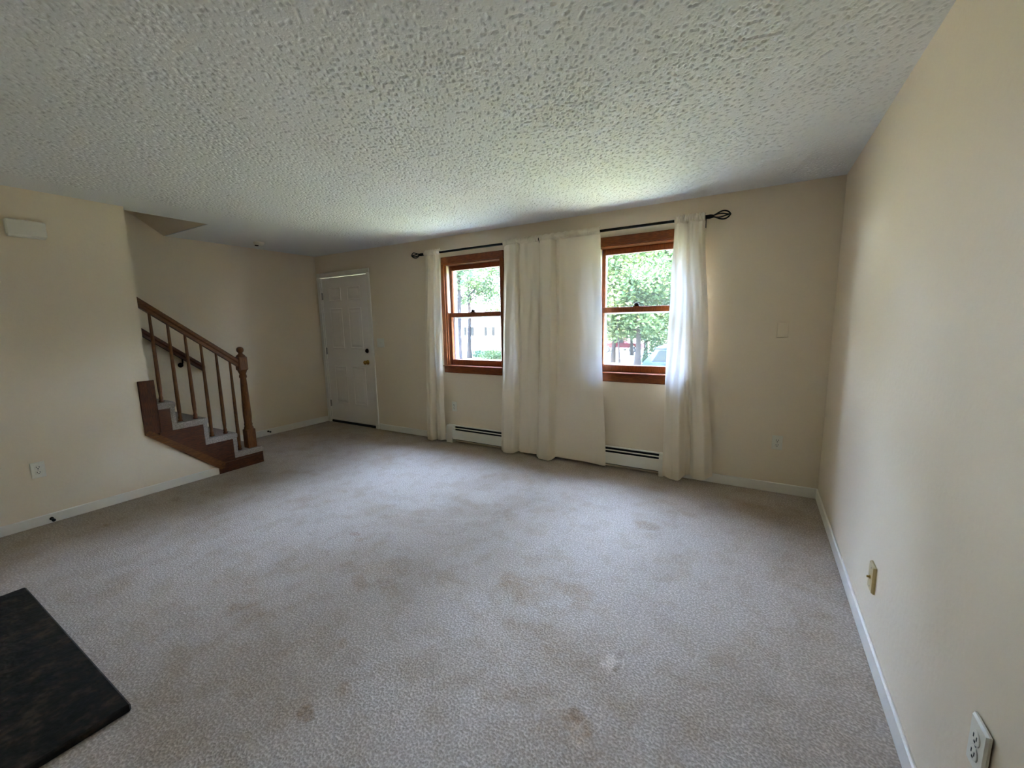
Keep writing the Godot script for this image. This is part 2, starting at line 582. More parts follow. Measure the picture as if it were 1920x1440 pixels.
# ---------------------------------------------------------------- room shell
func build_shell() -> void:
	var wp: Material = M["wall_paint"]
	# floor: carpet face with two sets of coordinates, and a slab under it
	var st := stool()
	var cs := [Vector3(XL, 0, 0), Vector3(0, 0, 0), Vector3(0, 0, ZB), Vector3(XL, 0, ZB)]
	for i in [0, 1, 2, 0, 2, 3]:
		var p: Vector3 = cs[i]
		st.set_normal(Vector3.UP)
		st.set_uv(Vector2(p.x, p.z) / 0.6)
		st.set_uv2(Vector2((p.x - XL) / 6.10, p.z / ZB))
		st.add_vertex(p)
	box_uv(st, Vector3(XL - 0.15, -0.3, -0.15), Vector3(0.15, -0.004, ZB + 0.15))
	structure("floor", st, M["carpet"])
	# front wall with two window openings and a doorway
	st = stool()
	var xs := [-6.25, -6.035, -5.02, -3.73, -2.905, -1.855, -1.03, 0.15]
	var front := func(x0: float, x1: float, y0: float, y1: float) -> void:
		box(st, Vector3(x0, y0, -0.15), Vector3(x1, y1, 0))
	front.call(xs[0], xs[1], -0.3, 5.2)
	front.call(xs[1], xs[2], 2.155, 5.2)
	front.call(xs[2], xs[3], -0.3, 5.2)
	for k in [3, 5]:
		front.call(xs[k], xs[k + 1], -0.3, 0.93)
		front.call(xs[k], xs[k + 1], 2.155, 5.2)
	front.call(xs[4], xs[5], -0.3, 5.2)
	front.call(xs[6], xs[7], -0.3, 5.2)
	structure("wall_front", st, wp)
	structure("wall_right", box_mesh(Vector3(0, -0.3, 0), Vector3(0.15, 5.2, ZB)), wp)
	structure("wall_left", box_mesh(Vector3(XL - 0.15, -0.3, 0), Vector3(XL, 5.2, ZB)), wp)
	# wall behind the camera, with the opening to the next room in which the photographer stands
	st = stool()
	box(st, Vector3(XL - 0.15, -0.3, ZB), Vector3(-1.4, 5.2, ZB + 0.15))
	box(st, Vector3(-1.4, 2.12, ZB), Vector3(-0.06, 5.2, ZB + 0.15))
	box(st, Vector3(-0.06, -0.3, ZB), Vector3(0.15, 5.2, ZB + 0.15))
	box(st, Vector3(-1.4, -0.3, ZB), Vector3(-0.06, -0.004, ZB + 0.15))
	structure("wall_back", st, wp)
	structure("floor_next_room", box_mesh(Vector3(-4.0, -0.3, ZB + 0.15), Vector3(0.15, 0.0, 8.0)), M["stair_carpet"])
	structure("ceiling_next_room", box_mesh(Vector3(-4.0, H, ZB + 0.15), Vector3(0.15, H + 0.16, 8.0)), M["plain_ceiling"])
	st = stool()
	box(st, Vector3(0.0, -0.3, ZB + 0.15), Vector3(0.15, H, 8.0))
	box(st, Vector3(-4.15, -0.3, ZB + 0.15), Vector3(-4.0, H + 0.16, 8.15))
	box(st, Vector3(-4.0, -0.3, 8.0), Vector3(0.15, H + 0.16, 8.15))
	structure("wall_next_room", st, wp)
	# wall beside the stairs: full height past its end, a wedge under the stringer
	st = stool()
	prism(st, PackedVector2Array([Vector2(ZB, 0), Vector2(2.0, 0), Vector2(1.985, 0.07), Vector2(2.50, 0.525), Vector2(ZS, 0.56), Vector2(ZS, H), Vector2(ZB, H)]), 0, XN - 0.12, XN)
	structure("wall_stairs", st, wp)
	# ceiling with the stairwell opening
	st = stool()
	box(st, Vector3(XL, H, 0), Vector3(CX, H + 0.16, 1.78))
	box(st, Vector3(CX, H + 0.02, 0), Vector3(0, H + 0.16, 1.78))
	box(st, Vector3(XN - 0.123, H, 1.78), Vector3(CX, H + 0.16, ZB))
	box(st, Vector3(CX, H + 0.02, 1.78), Vector3(0, H + 0.16, ZB))
	structure("ceiling", st, M["ceiling_texture"]).mesh = spattered(st.commit())
	# stairwell: sloping soffit, its inner side wall, ceiling above
	st = stool()
	prism(st, PackedVector2Array([Vector2(1.78, H + 0.16), Vector2(1.795, H), Vector2(3.2, H + 0.98), Vector2(ZB, H + 0.98), Vector2(ZB, H + 1.1), Vector2(3.15, H + 1.1)]), 0, XL, XN - 0.123)
	structure("ceiling_stairs", st, wp)
	st = stool()
	box(st, Vector3(XN - 0.123, H + 0.16, 1.78), Vector3(XN - 0.02, 5.2, ZB))
	structure("wall_stairwell", st, wp)
	structure("roof", box_mesh(Vector3(XL - 0.5, 5.2, -0.5), Vector3(0.5, 5.4, ZB + 0.5)), M["roof_grey"])
	# baseboards
	var tp: Material = M["trim_paint"]
	var bb := func(called: String, a: Vector3, b: Vector3) -> void:
		structure(called, box_mesh(a, b, 0.005), tp)
	bb.call("baseboard_front", Vector3(-4.955, 0, 0), Vector3(-3.72, 0.083, 0.013))
	bb.call("baseboard_front_right", Vector3(-1.165, 0, 0), Vector3(0, 0.085, 0.013))
	bb.call("baseboard_right", Vector3(-0.013, 0, 0.013), Vector3(0, 0.085, ZB))
	bb.call("baseboard_left", Vector3(XL, 0, 0), Vector3(XL + 0.013, 0.085, 1.58))
	bb.call("baseboard_stairs", Vector3(XN, 0, 2.005), Vector3(XN + 0.013, 0.075, ZB))
	
# ceiling face with real pits between the flat spatter
func spattered(onto: ArrayMesh) -> ArrayMesh:
	var step := 0.0062
	var nx := int(-CX / step)
	var nz := int(ZB / step)
	var n := noise(0.40, 15, 1)
	var big := noise(0.02, 16, 2)
	var hs := PackedFloat32Array()
	hs.resize((nx + 1) * (nz + 1))
	for j in nz + 1:
		for i in nx + 1:
			if i < 2 or j < 2 or i > nx - 2 or j > nz - 2: continue
			var x := 100.0 * (CX - CX * i / nx)
			var z := 100.0 * ZB * j / nz
			var v := n.get_noise_2d(x, z) + 0.16 * big.get_noise_2d(x, z)
			hs[j * (nx + 1) + i] = 0.0045 * smoothstep(0.42, 0.62, v)
	var vs := PackedVector3Array()
	var ns := PackedVector3Array()
	vs.resize(hs.size())
	ns.resize(hs.size())
	for j in nz + 1:
		for i in nx + 1:
			var k := j * (nx + 1) + i
			vs[k] = Vector3(CX - CX * i / nx, H + hs[k], ZB * j / nz)
			var dx := hs[mini(k + 1, hs.size() - 1)] - hs[maxi(k - 1, 0)]
			var dz := hs[mini(k + nx + 1, hs.size() - 1)] - hs[maxi(k - nx - 1, 0)]
			ns[k] = Vector3(dx / (2.0 * step), -1.0, dz / (2.0 * step)).normalized()
	var idx := PackedInt32Array()
	idx.resize(nx * nz * 6)
	var o := 0
	for j in nz:
		for i in nx:
			var a := j * (nx + 1) + i
			var b := a + nx + 1
			idx[o] = a
			idx[o + 1] = b + 1
			idx[o + 2] = a + 1
			idx[o + 3] = a
			idx[o + 4] = b
			idx[o + 5] = b + 1
			o += 6
	var arr := []
	arr.resize(Mesh.ARRAY_MAX)
	arr[Mesh.ARRAY_VERTEX] = vs
	arr[Mesh.ARRAY_NORMAL] = ns
	arr[Mesh.ARRAY_INDEX] = idx
	onto.add_surface_from_arrays(Mesh.PRIMITIVE_TRIANGLES, arr)
	return onto

func box_uv(st: SurfaceTool, a: Vector3, b: Vector3) -> void:
	st.set_uv(Vector2.ZERO)
	st.set_uv2(Vector2.ZERO)
	box(st, a, b)

# ---------------------------------------------------------------- windows
func build_windows() -> void:
	one_window("window_1", -3.755, -2.88, "cherry wood double-hung window nearest the front door, trunks behind its glass")
	one_window("window_2", -1.88, -1.005, "cherry wood double-hung window nearest the right wall, leafy trees behind its glass")

func one_window(called: String, xa: float, xb: float, label: String) -> void:
	var w := Node3D.new()
	w.name = called
	add_child(w)
	tag(w, label, "window", "", "structure")
	var up: Material = M["cherry_up"]
	var al: Material = M["cherry_along"]
	var yt := 2.21
	var ia := xa + 0.052   # inner edges of the casing
	var ib := xb - 0.052
	# casing
	var st := stool()
	box(st, Vector3(xa, 2.132, -0.001), Vector3(xb, yt, 0.019), 0.004)
	obj("head_casing", st, al, w)
	st = stool()
	box(st, Vector3(ia - 0.01, 2.118, -0.03), Vector3(ib + 0.01, 2.134, 0.012), 0.004)
	obj("head_stop", st, al, w)
	for s in [[xa, ia], [ib, xb]]:
		obj("side_casing", box_mesh(Vector3(s[0], 0.945, -0.001), Vector3(s[1], 2.132, 0.018), 0.004), up, w)
	obj("window_stool", box_mesh(Vector3(xa - 0.01, 0.932, -0.11), Vector3(xb + 0.01, 0.946, 0.035), 0.004), al, w)
	obj("apron", box_mesh(Vector3(xa, 0.855, 0.0005), Vector3(xb, 0.932, 0.018), 0.004), al, w)
	# jambs
	for s in [[ia - 0.027, ia, 1], [ib, ib + 0.027, -1]]:
		obj("jamb", box_mesh(Vector3(s[0], 0.946, -0.14), Vector3(s[1], 2.155, -0.002)), up, w)
		var f: float = ia if s[2] == 1 else ib
		obj("jamb_liner", box_mesh(Vector3(f, 1.568, -0.080), Vector3(f + 0.009 * s[2], 2.118, -0.028), 0.002), M["jamb_liner"], w)
		obj("inner_stop", box_mesh(Vector3(f, 0.946, -0.025), Vector3(f + 0.011 * s[2], 2.118, -0.005), 0.003), up, w)
	obj("head_jamb", box_mesh(Vector3(ia - 0.027, 2.118, -0.14), Vector3(ib + 0.027, 2.155, -0.002)), al, w)
	obj("outer_sill", box_mesh(Vector3(ia - 0.02, 0.90, -0.20), Vector3(ib + 0.02, 0.935, -0.10)), M["storm_frame"], w)
	# sashes
	var sa := ia + 0.010
	var sb := ib - 0.010
	sash("upper_sash", w, sa, sb, 1.530, 2.116, -0.118, -0.083, 0.030, 0.055, 0.030, up, al)
	var lower := sash("lower_sash", w, sa, sb, 0.947, 1.568, -0.078, -0.043, 0.030, 0.052, 0.066, up, al)
	# sash lock on the meeting rail
	var mid := (sa + sb) * 0.5 - 0.035
	st = stool()
	box(st, Vector3(mid - 0.030, 1.568, -0.074), Vector3(mid + 0.030, 1.576, -0.047), 0.002)
	box(st, Vector3(mid - 0.022, 1.576, -0.074), Vector3(mid + 0.022, 1.596, -0.05), 0.004)
	tube(st, [Vector3(mid - 0.012, 1.598, -0.06), Vector3(mid + 0.012, 1.601, -0.05), Vector3(mid + 0.035, 1.602, -0.042)], 0.004, 6)
	obj("sash_lock", st, M["bronze"], lower)
	# storm window outside
	var sf: Material = M["storm_frame"]
	st = stool()
	for s in [[ia, ia + 0.028], [ib - 0.028, ib]]:
		box(st, Vector3(s[0], 0.935, -0.185), Vector3(s[1], 2.118, -0.135), 0.002)
	box(st, Vector3(ia, 2.075, -0.185), Vector3(ib, 2.118, -0.135), 0.002)
	box(st, Vector3(ia, 0.935, -0.185), Vector3(ib, 0.962, -0.135), 0.002)
	box(st, Vector3(ia, 1.505, -0.165), Vector3(ib, 1.53, -0.14), 0.002)
	obj("storm_frame", st, sf, w)

func sash(called: String, w: Node3D, xa: float, xb: float, ya: float, yb: float, za: float, zb: float, stile: float, top: float, bottom: float, up: Material, al: Material) -> MeshInstance3D:
	var st := stool()
	for s in [[xa, xa + stile], [xb - stile, xb]]:
		box(st, Vector3(s[0], ya, za), Vector3(s[1], yb, zb), 0.004)
	box(st, Vector3(xa + stile - 0.002, yb - top, za), Vector3(xb - stile + 0.002, yb, zb), 0.004)
	box(st, Vector3(xa + stile - 0.002, ya, za), Vector3(xb - stile + 0.002, ya + bottom, zb), 0.004)
	var o := obj(called, st, up, w)
	var zm := (za + zb) * 0.5
	obj("pane", box_mesh(Vector3(xa + stile - 0.004, ya + bottom - 0.004, zm - 0.0005), Vector3(xb - stile + 0.004, yb - top + 0.004, zm + 0.0005)), M["pane_glass"], o)
	return o

# ---------------------------------------------------------------- front door
func build_door() -> void:
	var d := Node3D.new()
	d.name = "door_1"
	add_child(d)
	tag(d, "white six-panel front door with brass knob in the far left corner", "door", "", "structure")
	var tp: Material = M["trim_paint"]
	var x0 := -6.0
	var x1 := -5.052
	for s in [[-6.078, -6.018], [-5.035, -4.972]]:
		obj("side_casing", box_mesh(Vector3(s[0], 0, -0.001), Vector3(s[1], 2.135, 0.018), 0.005), tp, d)
	obj("head_casing", box_mesh(Vector3(-6.078, 2.135, -0.001), Vector3(-4.972, 2.195, 0.018), 0.005), tp, d)
	for s in [[-6.036, x0 - 0.003], [x1 + 0.003, -5.019]]:
		obj("jamb", box_mesh(Vector3(s[0], 0, -0.14), Vector3(s[1], 2.156, 0.0)), tp, d)
	obj("head_jamb", box_mesh(Vector3(x0 - 0.003, 2.128, -0.14), Vector3(x1 + 0.003, 2.156, 0.0)), tp, d)
	var slab := obj("door_slab", box_mesh(Vector3(x0, 0.062, -0.050), Vector3(x1, 2.123, -0.006), 0.003), M["door_paint"], d)
	var cx := [x0 + 0.275, x1 - 0.275]
	for row in [[1.79, 1.98], [1.115, 1.69], [0.30, 0.86]]:
		for c in cx:
			var st := stool()
			relief(st, Vector3(c, (row[0] + row[1]) * 0.5, -0.006), Vector3.RIGHT, Vector3.UP, Vector3.BACK, 0.135, (row[1] - row[0]) * 0.5,
				[[0.0, -0.0005], [0.006, 0.005], [0.014, 0.006], [0.022, 0.0008], [0.034, 0.0008], [0.06, 0.0045]])
			obj("panel", st, M["door_paint"], slab)
	obj("door_sweep", box_mesh(Vector3(x0, 0.036, -0.048), Vector3(x1, 0.062, -0.004), 0.003), M["door_paint"], d)
	obj("threshold", box_mesh(Vector3(x0 - 0.003, 0.0, -0.14), Vector3(x1 + 0.003, 0.034, 0.004), 0.006), M["threshold_rubber"], d)
	for y in [1.87, 1.076, 0.29]:
		var st := stool()
		box(st, Vector3(x0 - 0.03, y - 0.045, -0.007), Vector3(x0 + 0.012, y + 0.045, -0.004), 0.001)
		tube(st, [Vector3(x0 - 0.002, y - 0.05, 0.001), Vector3(x0 - 0.002, y + 0.05, 0.001)], 0.007, 8)
		obj("hinge", st, M["steel"], d)
	var back := Basis(Vector3.RIGHT, PI / 2)   # turned profile points into the room
	var st2 := stool()
	lathe(st2, [Vector2(0, 0.066), Vector2(0.016, 0.064), Vector2(0.027, 0.054), Vector2(0.029, 0.044), Vector2(0.022, 0.032), Vector2(0.012, 0.025), Vector2(0.012, 0.010), Vector2(0.030, 0.007), Vector2(0.034, 0.0)], Vector3(-5.135, 0.932, -0.006), 18, back)
	obj("door_knob", st2, M["brass"], slab)
	st2 = stool()
	lathe(st2, [Vector2(0, 0.014), Vector2(0.022, 0.013), Vector2(0.031, 0.006), Vector2(0.033, 0.0)], Vector3(-5.13, 1.092, -0.006), 18, back)
	box(st2, Vector3(-5.134, 1.075, 0.006), Vector3(-5.126, 1.109, 0.026), 0.002)
	obj("deadbolt", st2, M["bronze"], slab)

# ---------------------------------------------------------------- stairs
func build_stairs() -> void:
	var s := thing("staircase", "carpeted staircase with reddish brown wooden side rising behind the left wall", "staircase", Vector3.ZERO)
	var n := 10
	var run := 0.242
	var rise := 0.204
	for i in n:
		var z := 1.56 + run * i
		var y := 0.175 + rise * i
		var xr := XN + 0.010 if i < 4 else XN - 0.122
		var zb := z + run + 0.046
		if i == 3: zb = 2.425
		var st := stool()
		prism(st, PackedVector2Array([Vector2(z, y - 0.02), Vector2(z + 0.004, y - 0.008), Vector2(z + 0.012, y), Vector2(zb, y), Vector2(zb, y - 0.055), Vector2(z + 0.012, y - 0.055), Vector2(z + 0.003, y - 0.045)]), 0, XL + 0.02, xr)
		obj("tread", st, M["stair_carpet"], s)
		var yb := y - rise if i > 0 else 0.0
		st = stool()
		box(st, Vector3(XL + 0.02, yb, z + 0.010), Vector3(xr - 0.003, y - 0.055, z + 0.046))
		obj("riser", st, M["stair_carpet"] if i > 0 else M["mahogany_along"], s)
	# wooden side below the treads
	var poly := PackedVector2Array([Vector2(1.598, 0), Vector2(1.598, 0.119)])
	for i in 4:
		var y := 0.119 + rise * i
		var z := 1.606 + run * (i + 1)
		if i < 3:
			poly.append(Vector2(z, y))
			poly.append(Vector2(z, y + rise))
		else:
			poly.append(Vector2(2.43, y))
	poly.append(Vector2(2.43, 0.475))
	poly.append(Vector2(1.99, 0.08))
	poly.append(Vector2(2.003, 0.0))
	var st := stool()
	prism(st, poly, 0, XN - 0.10, XN + 0.006)
	obj("side_panel", st, M["mahogany_along"], s)
	# moulding on the slope and the board against the wall end
	st = stool()
	prism(st, PackedVector2Array([Vector2(1.955, 0.055), Vector2(1.99, 0.045), Vector2(2.535, 0.53), Vector2(2.50, 0.565), Vector2(1.945, 0.10)]), 0, XN - 0.02, XN + 0.018)
	obj("moulding", st, M["oak_along"], s)
	st = stool()
	prism(st, PackedVector2Array([Vector2(1.60, 0.0), Vector2(1.60, 0.10), Vector2(1.955, 0.10), Vector2(2.003, 0.05), Vector2(2.003, 0.0)]), 0, XN - 0.02, XN + 0.013)
	obj("base_board", st, M["mahogany_along"], s)
	st = stool()
	box(st, Vector3(XN + 0.0005, 0.522, 2.418), Vector3(XN + 0.014, 1.0, 2.534), 0.004)
	obj("end_board", st, M["mahogany_up"], s)
	# railing
	var xr := XN - 0.06
	var r := thing("stair_railing", "oak stair railing with turned newel post and slim balusters", "railing", Vector3.ZERO)
	st = stool()
	# newel: square foot, turned shaft, square block, ball
	var zc := 1.652
	var y0 := 0.175
	box(st, Vector3(xr - 0.045, y0, zc - 0.045), Vector3(xr + 0.045, y0 + 0.20, zc + 0.045), 0.006)
	lathe(st, [Vector2(0.045, y0 + 0.19), Vector2(0.045, y0 + 0.215), Vector2(0.036, y0 + 0.235), Vector2(0.040, y0 + 0.25), Vector2(0.035, y0 + 0.27), Vector2(0.039, y0 + 0.34), Vector2(0.036, y0 + 0.50), Vector2(0.031, y0 + 0.68), Vector2(0.028, y0 + 0.74), Vector2(0.036, y0 + 0.755), Vector2(0.034, y0 + 0.775), Vector2(0.029, y0 + 0.785), Vector2(0.042, y0 + 0.82), Vector2(0.044, y0 + 0.84)], Vector3(xr, 0, zc), 18)
	box(st, Vector3(xr - 0.044, y0 + 0.825, zc - 0.044), Vector3(xr + 0.044, y0 + 0.97, zc + 0.044), 0.010)
	lathe(st, [Vector2(0.042, y0 + 0.965), Vector2(0.040, y0 + 0.98), Vector2(0.026, y0 + 0.992), Vector2(0.018, y0 + 1.004), Vector2(0.022, y0 + 1.010), Vector2(0.032, y0 + 1.024), Vector2(0.034, y0 + 1.040), Vector2(0.030, y0 + 1.056), Vector2(0.016, y0 + 1.068), Vector2(0.0, y0 + 1.070)], Vector3(xr, 0, zc), 18)
	obj("newel_post", st, M["oak_up"], r)
	# handrail
	var z0 := 1.692
	var z1 := 2.449
	var rail_y := func(z: float) -> float: return 1.085 + (z - 1.69) * 0.797
	st = stool()
	var prof := [Vector2(-0.022, -0.046), Vector2(0.022, -0.046), Vector2(0.022, -0.015), Vector2(0.032, 0.0), Vector2(0.032, 0.022), Vector2(0.022, 0.038), Vector2(0.0, 0.044), Vector2(-0.022, 0.038), Vector2(-0.032, 0.022), Vector2(-0.032, 0.0), Vector2(-0.022, -0.015)]
	rail(st, prof, Vector3(xr, rail_y.call(z0), z0), Vector3(xr, rail_y.call(z1), z1))
	obj("handrail", st, M["oak_along"], r)
	var zs := [1.762, 1.878, 2.0, 2.118, 2.240, 2.362]
	for i in 6:
		var z: float = zs[i]
		var step := int(floor((z - 1.56) / run))
		var yb := 0.175 + rise * step
		var yt: float = rail_y.call(z) - 0.04
		var hgt := yt - yb
		st = stool()
		lathe(st, [Vector2(0.0, 0.0), Vector2(0.020, 0.001), Vector2(0.020, 0.012), Vector2(0.014, 0.02), Vector2(0.017, 0.035), Vector2(0.0125, 0.055), Vector2(0.0155, 0.10), Vector2(0.0165, 0.16), Vector2(0.0145, hgt * 0.55), Vector2(0.0105, hgt)], Vector3(xr, yb, z), 12)
		obj("baluster", st, M["oak_up"], r)
	# wall handrail behind
	var xw := XL + 0.062
	var h := thing("wall_handrail", "dark wooden handrail bracketed to the wall behind the balusters", "handrail", Vector3.ZERO)
	st = stool()
	rail(st, prof, Vector3(xw, 0.985, 1.60), Vector3(xw, 0.985 + 2.2 * 0.82, 3.80))
	obj("rail", st, M["mahogany_along"], h)
	for z in [1.80, 3.1]:
		var y: float = 0.985 + (z - 1.60) * 0.82 - 0.045
		st = stool()
		tube(st, [Vector3(xw, y, z), Vector3(xw, y - 0.035, z), Vector3(xw - 0.02, y - 0.06, z), Vector3(XL + 0.005, y - 0.07, z)], 0.008, 8)
		lathe(st, [Vector2(0.0, 0.012), Vector2(0.022, 0.010), Vector2(0.028, 0.0)], Vector3(XL, y - 0.07, z), 12, Basis(Vector3.BACK, -PI / 2))
		obj("bracket", st, M["bronze"], h)

func rail(st: SurfaceTool, prof: Array, a: Vector3, b: Vector3) -> void:
	var n := prof.size()
	for k in n:
		var p: Vector2 = prof[k]
		var q: Vector2 = prof[(k + 1) % n]
		var e := q - p
		quad(st, a + Vector3(p.x, p.y, 0), a + Vector3(q.x, q.y, 0), b + Vector3(q.x, q.y, 0), b + Vector3(p.x, p.y, 0), Vector3(e.y, -e.x, 0))
	for end in [[a, -1.0], [b, 1.0]]:
		for k in n:
			tri(st, end[0], end[0] + Vector3(prof[k].x, prof[k].y, 0), end[0] + Vector3(prof[(k + 1) % n].x, prof[(k + 1) % n].y, 0), Vector3(0, 0, end[1]))

# ---------------------------------------------------------------- baseboard heater
func build_heater() -> void:
	var h := thing("baseboard_heater", "long white baseboard heater under the windows with dark top slots", "heater", Vector3.ZERO)
	var e: Material = M["heater_enamel"]
	var xa := -3.72
	var xb := -1.165
	obj("back_plate", box_mesh(Vector3(xa, 0.02, 0.001), Vector3(xb, 0.208, 0.006)), M["dark_slot"], h)
	obj("top_plate", box_mesh(Vector3(xa, 0.202, 0.001), Vector3(xb, 0.210, 0.036), 0.003), e, h)
	obj("damper", box_mesh(Vector3(xa + 0.09, 0.178, 0.052), Vector3(xb - 0.04, 0.188, 0.064), 0.002), e, h)
	obj("front_panel", box_mesh(Vector3(xa + 0.09, 0.046, 0.060), Vector3(xb - 0.04, 0.160, 0.067), 0.003), e, h)
	var st := stool()
	tube(st, [Vector3(xa + 0.02, 0.105, 0.033), Vector3(xb - 0.02, 0.105, 0.033)], 0.011, 8)
	obj("pipe", st, M["bronze"], h)
	st = stool()
	var x := xa + 0.12
	while x < xb - 0.06:
		box(st, Vector3(x, 0.075, 0.010), Vector3(x + 0.001, 0.140, 0.054))
		x += 0.012
	var f := obj("fins", st, M["dark_slot"], h)
	f.set_meta("kind", "stuff")
	for c in [[xa, xa + 0.092], [xb - 0.042, xb]]:
		st = stool()
		prism(st, PackedVector2Array([Vector2(0.001, 0.0), Vector2(0.072, 0.0), Vector2(0.072, 0.165), Vector2(0.066, 0.200), Vector2(0.05, 0.213), Vector2(0.001, 0.213)]), 0, c[0], c[1])
		obj("end_cap", st, e, h)

# ---------------------------------------------------------------- curtains
func curve_at(pts: Array, u: float) -> float:
	if u <= pts[0][0]: return pts[0][1]
	for i in pts.size() - 1:
		if u <= pts[i + 1][0]:
			var t: float = (u - pts[i][0]) / (pts[i + 1][0] - pts[i][0])
			t = t * t * (3.0 - 2.0 * t)
			return lerpf(pts[i][1], pts[i + 1][1], t)
	return pts[-1][1]

func sheet(fn: Callable, nu: int, nv: int) -> SurfaceTool:
	var st := stool()
	var g := []
	for j in nv + 1:
		var row := []
		for i in nu + 1:
			row.append(fn.call(float(i) / nu, float(j) / nv))
		g.append(row)
	var nn := []
	for j in nv + 1:
		var row := []
		for i in nu + 1:
			var du: Vector3 = g[j][mini(i + 1, nu)] - g[j][maxi(i - 1, 0)]
			var dv: Vector3 = g[mini(j + 1, nv)][i] - g[maxi(j - 1, 0)][i]
			var n := dv.cross(du).normalized()
			row.append(n if n.z > 0 else -n)
		nn.append(row)
	for j in nv:
		for i in nu:
			smooth_quad(st, [g[j][i], g[j][i + 1], g[j + 1][i + 1], g[j + 1][i]], [nn[j][i], nn[j][i + 1], nn[j + 1][i + 1], nn[j + 1][i]])
	return st

# left: edges as (height, x); fold: (share across, z) at the top and at the bottom; low: (share across, hem height)
func curtain(label: String, left: Array, right: Array, top: Array, bottom: Array, low: Array, sd: int) -> void:
	var c := thing("curtain", label, "curtain", Vector3.ZERO, "white curtains on the black rod")
	var n := noise(1.0, sd, 2)
	var yr := 2.258
	var place := func(u: float, y: float) -> Vector3:
		var x := lerpf(curve_at(left, y), curve_at(right, y), u)
		var t := 1.0 - clampf((y - 0.05) / 2.1, 0.0, 1.0)
		var k := smoothstep(0.0, 1.0, clampf(t * 1.15, 0, 1))
		var z := lerpf(curve_at(top, u), curve_at(bottom, u), k)
		z += 0.004 * sin(u * 34.0 + n.get_noise_2d(y * 0.7, sd) * 5.0) * (1.0 - 0.5 * k) + 0.006 * n.get_noise_2d(u * 5.0, y * 1.3)
		z += 0.010 * sin(u * 16.0 + sd) * (1.0 - k) * 0.5
		return Vector3(x, y, z)
	var yh := func(u: float) -> float: return curve_at(low, u)
	obj("panel", sheet(func(u, v): return place.call(u, lerpf(2.235, yh.call(u) + 0.075, v)), 70, 36), M["curtain_cloth"], c)
	# turned-up hem, a second layer of cloth
	obj("hem", sheet(func(u, v):
		var p: Vector3 = place.call(u, lerpf(yh.call(u) + 0.080, yh.call(u), v))
		return p + Vector3(0, 0, 0.002 if v < 0.9 else 0.0), 70, 3), M["curtain_hem"], c)
	# rod pocket, gathered round the rod with a small frill on top
	obj("rod_pocket", sheet(func(u, v):
		var y := lerpf(2.298, 2.232, v)
		var p: Vector3 = place.call(u, 2.235)
		var wrap := sqrt(maxf(0.0, 1.0 - pow((y - yr) / 0.030, 2.0))) * 0.023
		var ruf := (0.004 + 0.004 * absf(v - 0.5)) * sin(u * (right[-1][1] - left[-1][1]) * 420.0 + sin(u * 31.0 + sd) * 2.0)
		p.y = y + 0.004 * sin(u * 57.0 + sd) * (1.0 - v)
		p.z = lerpf(0.082 + wrap + ruf, p.z, pow(v, 8.0))
		return p, 110, 10), M["curtain_cloth"], c)

